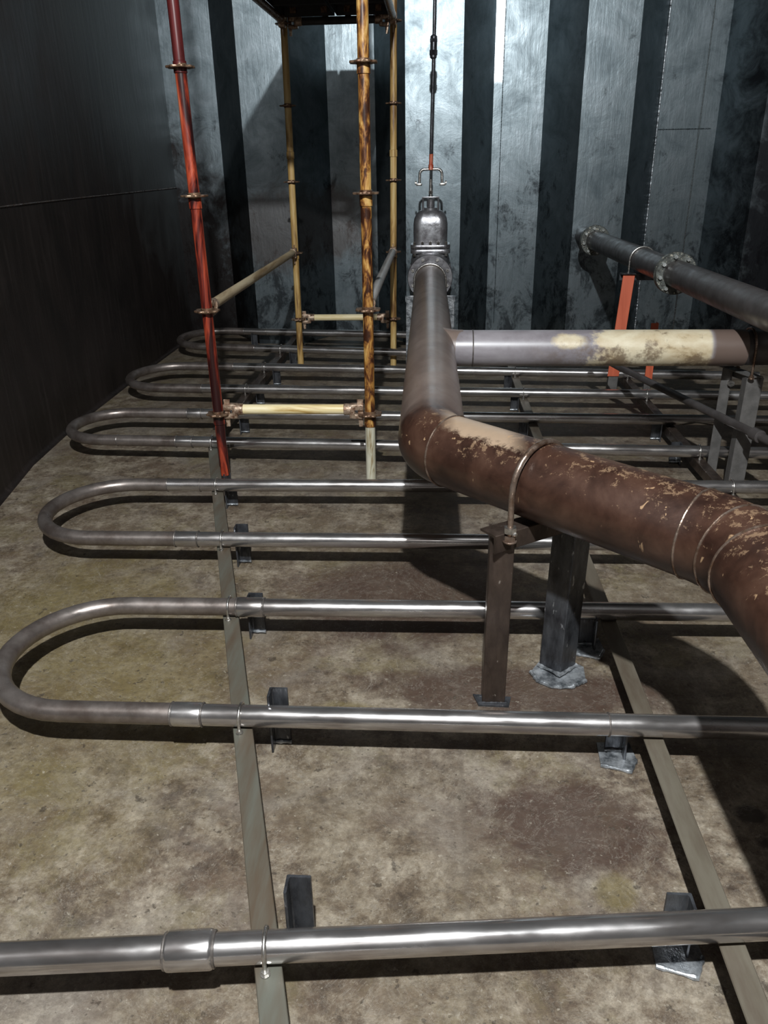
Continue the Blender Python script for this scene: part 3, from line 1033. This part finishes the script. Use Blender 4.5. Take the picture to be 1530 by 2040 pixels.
o = link('red_socket', bm, M['red'], sp)
o['label'] = 'red painted socket above the fork'
bm = bmesh.new()
tube(bm, [(VX, 6.415, 1.545), (VX + 0.015, 6.41, 2.2), (VX + 0.05, 6.39, ZT - 0.002)], 0.0125, 14)
link('rod', bm, M['post'], sp)
bm = bmesh.new()
tube(bm, [(VX + 0.012, 6.41, 2.16), (VX + 0.012, 6.41, 2.17), (VX + 0.015, 6.41, 2.30), (VX + 0.016, 6.41, 2.31)], [0.013, 0.024, 0.024, 0.013], 16)
hexnut(bm, (VX + 0.013, 6.41, 2.20), (0, 0, 1), 0.032, 0.03)
hexnut(bm, (VX + 0.014, 6.41, 2.275), (0, 0, 1), 0.03, 0.02)
link('rod_coupling', bm, M['post'], sp)

# ------------------------------------------------------------------ dark flanged pipe on the right
UZ = 0.90
UR = 0.074
up_ = root('flanged_pipe', (1.31, 5.3, 0), 'dark flanged pipe at upper right running from the bulkhead towards the camera', 'pipe')
ua, ub = Vector((1.265, 7.12, UZ)), Vector((1.44, 2.3, UZ))
ud = (ub - ua).normalized()


def u_at(y):
    return ua.lerp(ub, (ua.y - y) / (ua.y - ub.y))


bm = bmesh.new()
tube(bm, [ua.lerp(ub, i / 12) for i in range(13)], UR, 36)
link('pipe', bm, M['dpipe'], up_)
for yy in (6.70, 4.67):
    c = u_at(yy)
    for s in (-1, 1):
        bm = bmesh.new()
        disc(bm, c + ud * s * 0.014, ud, 0.115, 0.022, 40, 0.0, 0.0)
        f = link('flange', bm, M['flange'], up_)
        bolt_circle(f, M['bolt'], c + ud * s * 0.034, ud, 0.094, 8, 0.011, 0.020, 0.25)
# red support post
rp = root('pipe_support_post', (1.20, 5.30, 0), 'tall red angle post with a shiny U-bolt under the dark flanged pipe', 'pipe support')
bm = bmesh.new()
prism(bm, ell(0.075, 0.07, 0.007), (1.245, 5.27, 0.16), (1.29, 5.31, 0.815), (-1, 0, 0), (0, 1, 0))
link('post', bm, M['redpost'], rp, False)
bm = bmesh.new()
prism(bm, ell(0.065, 0.06, 0.006), (1.24, 5.28, 0.0), (1.245, 5.28, 0.17), (-1, 0, 0), (0, 1, 0))
o = link('stub_foot', bm, M['postg'], rp, False)
o['label'] = 'bare grey stub at the foot'
bm = bmesh.new()
prism(bm, ell(0.06, 0.05, 0.006), (1.20, 5.35, 0.822), (1.45, 5.34, 0.822), (0, -1, 0), (0, 0, -1))
link('cross_bar', bm, M['post'], rp, False)
cU = u_at(5.33)
bm = ubolt_bm(cU, ud, UR, 0.006, UR + 0.02)
link('u_bolt', bm, M['bright'], rp)
rp2 = root('pipe_support_post', (1.45, 5.28, 0), 'short red angle post seen just right of the tall red one, partly behind the branch', 'pipe support')
bm = bmesh.new()
prism(bm, ell(0.05, 0.05, 0.006), (1.475, 5.30, 0.10), (1.475, 5.30, 0.505), (-1, 0, 0), (0, 1, 0))
link('post', bm, M['redpost'], rp2, False)
bm = bmesh.new()
prism(bm, ell(0.045, 0.045, 0.006), (1.47, 5.303, 0.0), (1.47, 5.303, 0.11), (-1, 0, 0), (0, 1, 0))
link('stub_foot', bm, M['postg'], rp2, False)

# thin dark pipe sloping under the branch
lp = root('drain_pipe', (1.25, 4.2, 0), 'thin dark pipe slanting from under the branch towards the right edge', 'pipe')
bm = bmesh.new()
tube(bm, [(1.02, 5.08, 0.36), (1.126, 4.695, 0.35), (1.352, 3.85, 0.35), (1.62, 2.85, 0.35)], 0.020, 20)
link('pipe', bm, M['dpipe'], lp)
bm = bmesh.new()
q = Vector((1.455, 3.46, 0.35))
dd = Vector((0.26, -1, 0)).normalized()
tube(bm, [q - dd * 0.03, q - dd * 0.026, q + dd * 0.026, q + dd * 0.03], [0.021, 0.029, 0.029, 0.021], 20)
link('coupling_sleeve', bm, M['dpipe'], lp)

# posts at the end of the branch
ef = root('pipe_trestle', (1.42, 3.76, 0), 'pair of grey angle posts with a U-bolt holding the end of the cream-patched branch', 'pipe support')
EX = 1.470
bm = bmesh.new()
prism(bm, ell(0.075, 0.06, 0.007), (EX - 0.035, 3.635, 0.0), (EX - 0.030, 3.635, 0.565), (1, 0, 0), (0, 1, 0))
link('front_post', bm, M['postg'], ef, False)
bm = bmesh.new()
prism(bm, ell(0.05, 0.06, 0.007), (1.432, 3.80, 0.0), (1.434, 3.80, 0.58), (-1, 0, 0), (0, 1, 0))
link('rear_post', bm, M['postg'], ef, False)
bm = bmesh.new()
prism(bm, ell(0.06, 0.05, 0.006), (EX + 0.035, 3.62, BZ - BRR - 0.030), (EX - 0.035, 3.84, BZ - BRR - 0.030), (-1, 0, 0), (0, 0, -1))
link('cross_bar', bm, M['postg'], ef, False)
bm = ubolt_bm((EX - 0.02, BY - 0.015, BZ), (1, 0, 0), BRR, 0.006, BRR + 0.045, (0, 1, 0))
link('u_bolt', bm, M['ubolt'], ef)
bm = bmesh.new()
hexnut(bm, (1.428, 3.79, 0.50), (0, 1, 0), 0.016, 0.02)
link('nut', bm, M['bright'], ef)

# ------------------------------------------------------------------ scaffold
TR = 0.0245


def standard(xb, xt, y, zt, label, mats, ros, foot=None, split=None):
    """upright tube leaning from xb (floor) to xt (z = zt)"""
    def at(z):
        return Vector((xb + (xt - xb) * z / zt, y, z))
    r = root('scaffold_upright', (xb, y, 0), label, 'scaffold tube', 'scaffold uprights')
    zs = [0.0] + split + [zt]
    z0 = foot[0] if foot else 0.0
    if foot:
        bm = bmesh.new()
        tube(bm, [at(0), at(z0 + 0.01)], TR * foot[2], 4 if foot[2] > 1.1 else 24)
        link('foot', bm, foot[1], r)
    zs[0] = z0
    for i, mt in enumerate(mats):
        a, b = zs[i], zs[i + 1]
        bm = bmesh.new()
        k = 10
        tube(bm, [at(a + (b - a) * j / k) for j in range(k + 1)], TR, 24)
        link('tube', bm, mt, r)
        if i:
            bm = bmesh.new()
            tube(bm, [at(a - 0.045), at(a - 0.042), at(a + 0.0), at(a + 0.003)], [TR, TR + 0.004, TR + 0.004, TR], 24)
            link('spigot_collar', bm, mt, r)
    for z in ros:
        bm = bmesh.new()
        c = at(z)
        disc(bm, c, (0, 0, 1), 0.061, 0.009, 64, TR - 0.002, 0.14, 8)
        tube(bm, [c - Vector((0, 0, 0.014)), c - Vector((0, 0, 0.012)), c + Vector((0, 0, 0.012)), c + Vector((0, 0, 0.014))], [TR, TR + 0.004, TR + 0.004, TR], 24)
        link('rosette', bm, M['rosette'], r)
    return at


def ledger(p0, p1, label, mat, r=TR, mat_head=None, group='scaffold ledgers'):
    """p0, p1: rosette centres; heads and wedges at both ends"""
    p0, p1 = Vector(p0), Vector(p1)
    d = (p1 - p0).normalized()
    g = root('scaffold_ledger', p0, label, 'scaffold tube', group)
    upv = Vector((0, 0, 1))
    lift = upv * 0.012
    bm = bmesh.new()
    a, b = p0 + d * 0.105 + lift, p1 - d * 0.105 + lift
    tube(bm, [a.lerp(b, i / 10) for i in range(11)], r, 24)
    link('tube', bm, mat, g)
    sd = d.cross(upv).normalized()
    for c, s in ((p0, 1), (p1, -1)):
        dd_ = d * s
        rotm = Matrix((dd_, sd * s, upv)).transposed().to_4x4()
        bm = bmesh.new()
        # upper and lower jaws around the rosette, and the socket
        box(bm, c + dd_ * 0.060 + upv * 0.026, (0.060, 0.040, 0.030), rotm, 0.005)
        box(bm, c + dd_ * 0.060 - upv * 0.020, (0.060, 0.040, 0.024), rotm, 0.005)
        box(bm, c + dd_ * 0.086 + lift * 0.4, (0.026, 0.044, 0.070), rotm, 0.006)
        tube(bm, [c + dd_ * 0.09 + lift, c + dd_ * 0.125 + lift, c + dd_ * 0.128 + lift], [r + 0.004, r + 0.004, r], 20)
        h = link('ledger_head', bm, mat_head or M['headst'], g)
        bm = bmesh.new()
        w0 = c + dd_ * 0.048
        prism(bm, [(-0.012, -0.075), (0.006, -0.075), (0.014, 0.062), (-0.016, 0.062)], w0 - sd * 0.003, w0 + sd * 0.003, dd_, upv)
        link('wedge', bm, M['headst'], h, False)
    return g


Z0 = 0.377
ROS = [Z0 + 0.5 * k for k in range(5)]
sNL = standard(-1.056, -1.070, 3.695, 3.6, 'glossy red scaffold tube with dark runs, left one of the two near uprights',
               [M['red'], M['red'], M['red'], M['reddark']], ROS + [Z0 + 2.5, Z0 + 3.0], foot=(0.055, M['post'], 1.15), split=[Z0 - 0.01, Z0 + 0.99, Z0 + 1.52])
sNR = standard(-0.308, -0.285, 3.695, 3.6, 'amber and brown mottled scaffold tube with a pale lower end, right near upright',
               [M['pale'], M['amber'], M['amber'], M['amber']], ROS + [Z0 + 2.5, Z0 + 3.0], split=[Z0 - 0.02, Z0 + 0.99, Z0 + 1.5])
sFL = standard(-1.066, -1.030, 6.24, 3.6, 'thin ochre scaffold upright in the back, left, where the long beige ledger ends',
               [M['ochre'], M['ochre'], M['ochre']], ROS + [Z0 + 2.5], split=[Z0 + 0.5, Z0 + 1.2])
sFR = standard(-0.318, -0.272, 6.24, 3.6, 'thin ochre scaffold upright in the back, right, beside the valve',
               [M['ochre'], M['ochre'], M['ochre']], ROS + [Z0 + 2.5], split=[Z0 + 0.5, Z0 + 1.2])
ledger(sNL(Z0) + Vector((0, 0, 0.01)), sNR(Z0) + Vector((0, 0, 0.01)), 'bright cream scaffold ledger low between the red and the amber uprights', M['cream'])
ledger(sFL(Z0), sFR(Z0), 'cream scaffold ledger low between the two thin uprights in the back', M['cream'])
ledger(sNL(Z0 + 0.5), sFL(Z0 + 0.5), 'beige scaffold ledger running from the red upright back to the thin left upright', M['beige'])
ledger(sNR(Z0 + 0.5), sFR(Z0 + 0.5), 'grey scaffold ledger running back behind the amber upright', M['greyledger'])
ledger(sFL(Z0 + 2.0), sFR(Z0 + 2.0), 'dark ledger under the far edge of the scaffold deck at the top', M['deck'])
ledger(sNL(Z0 + 2.0), sFL(Z0 + 2.0), 'dark rusty ledger along the left edge of the scaffold deck at the top', M['rosette'])
ledger(sNR(Z0 + 2.0), sFR(Z0 + 2.0), 'dark ledger along the right edge of the scaffold deck at the top', M['rosette'])
ledger(sNL(Z0 + 2.0), sNR(Z0 + 2.0), 'dark ledger under the near end of the scaffold deck, above the frame', M['deck'])

# deck planks with hooks
for i, (xa, xb_) in enumerate(((-1.035, -0.685), (-0.670, -0.315))):
    zc = Z0 + 2.0 + 0.065
    pk = root('scaffold_plank', ((xa + xb_) / 2, 4.97, zc), ['dark steel scaffold deck plank at the top, its left half', 'dark steel scaffold deck plank at the top, its right half by the amber tube'][i], 'scaffold plank', 'scaffold deck planks')
    bm = bmesh.new()
    cx = (xa + xb_) / 2
    hw = (xb_ - xa) / 2
    prism(bm, [(-hw, -0.03), (-hw + 0.004, -0.03), (-hw + 0.004, 0.022), (hw - 0.004, 0.022), (hw - 0.004, -0.03), (hw, -0.03), (hw, 0.03), (-hw, 0.03)],
          (cx, 3.725, zc), (cx, 6.215, zc), (1, 0, 0), (0, 0, 1))
    box(bm, (cx, 3.73, zc), (2 * hw, 0.01, 0.06))
    box(bm, (cx, 6.21, zc), (2 * hw, 0.01, 0.06))
    for k in range(5):
        box(bm, (cx, 4.1 + 0.42 * k, zc - 0.006), (2 * hw - 0.01, 0.03, 0.045))
    link('deck_tray', bm, M['deck'], pk, False)
    for yy, s in ((3.76, -1), (6.18, 1)):
        for q in (-0.6, 0.6):
            bm = bmesh.new()
            prism(bm, [(0, -0.012), (0.05, -0.012), (0.085, -0.035), (0.098, -0.03), (0.07, 0.018), (0.0, 0.028)],
                  (cx + q * hw - 0.02, yy, zc), (cx + q * hw + 0.02, yy, zc), (0, s, 0), (0, 0, 1))
            link('hook', bm, M['rosette'], pk, False)
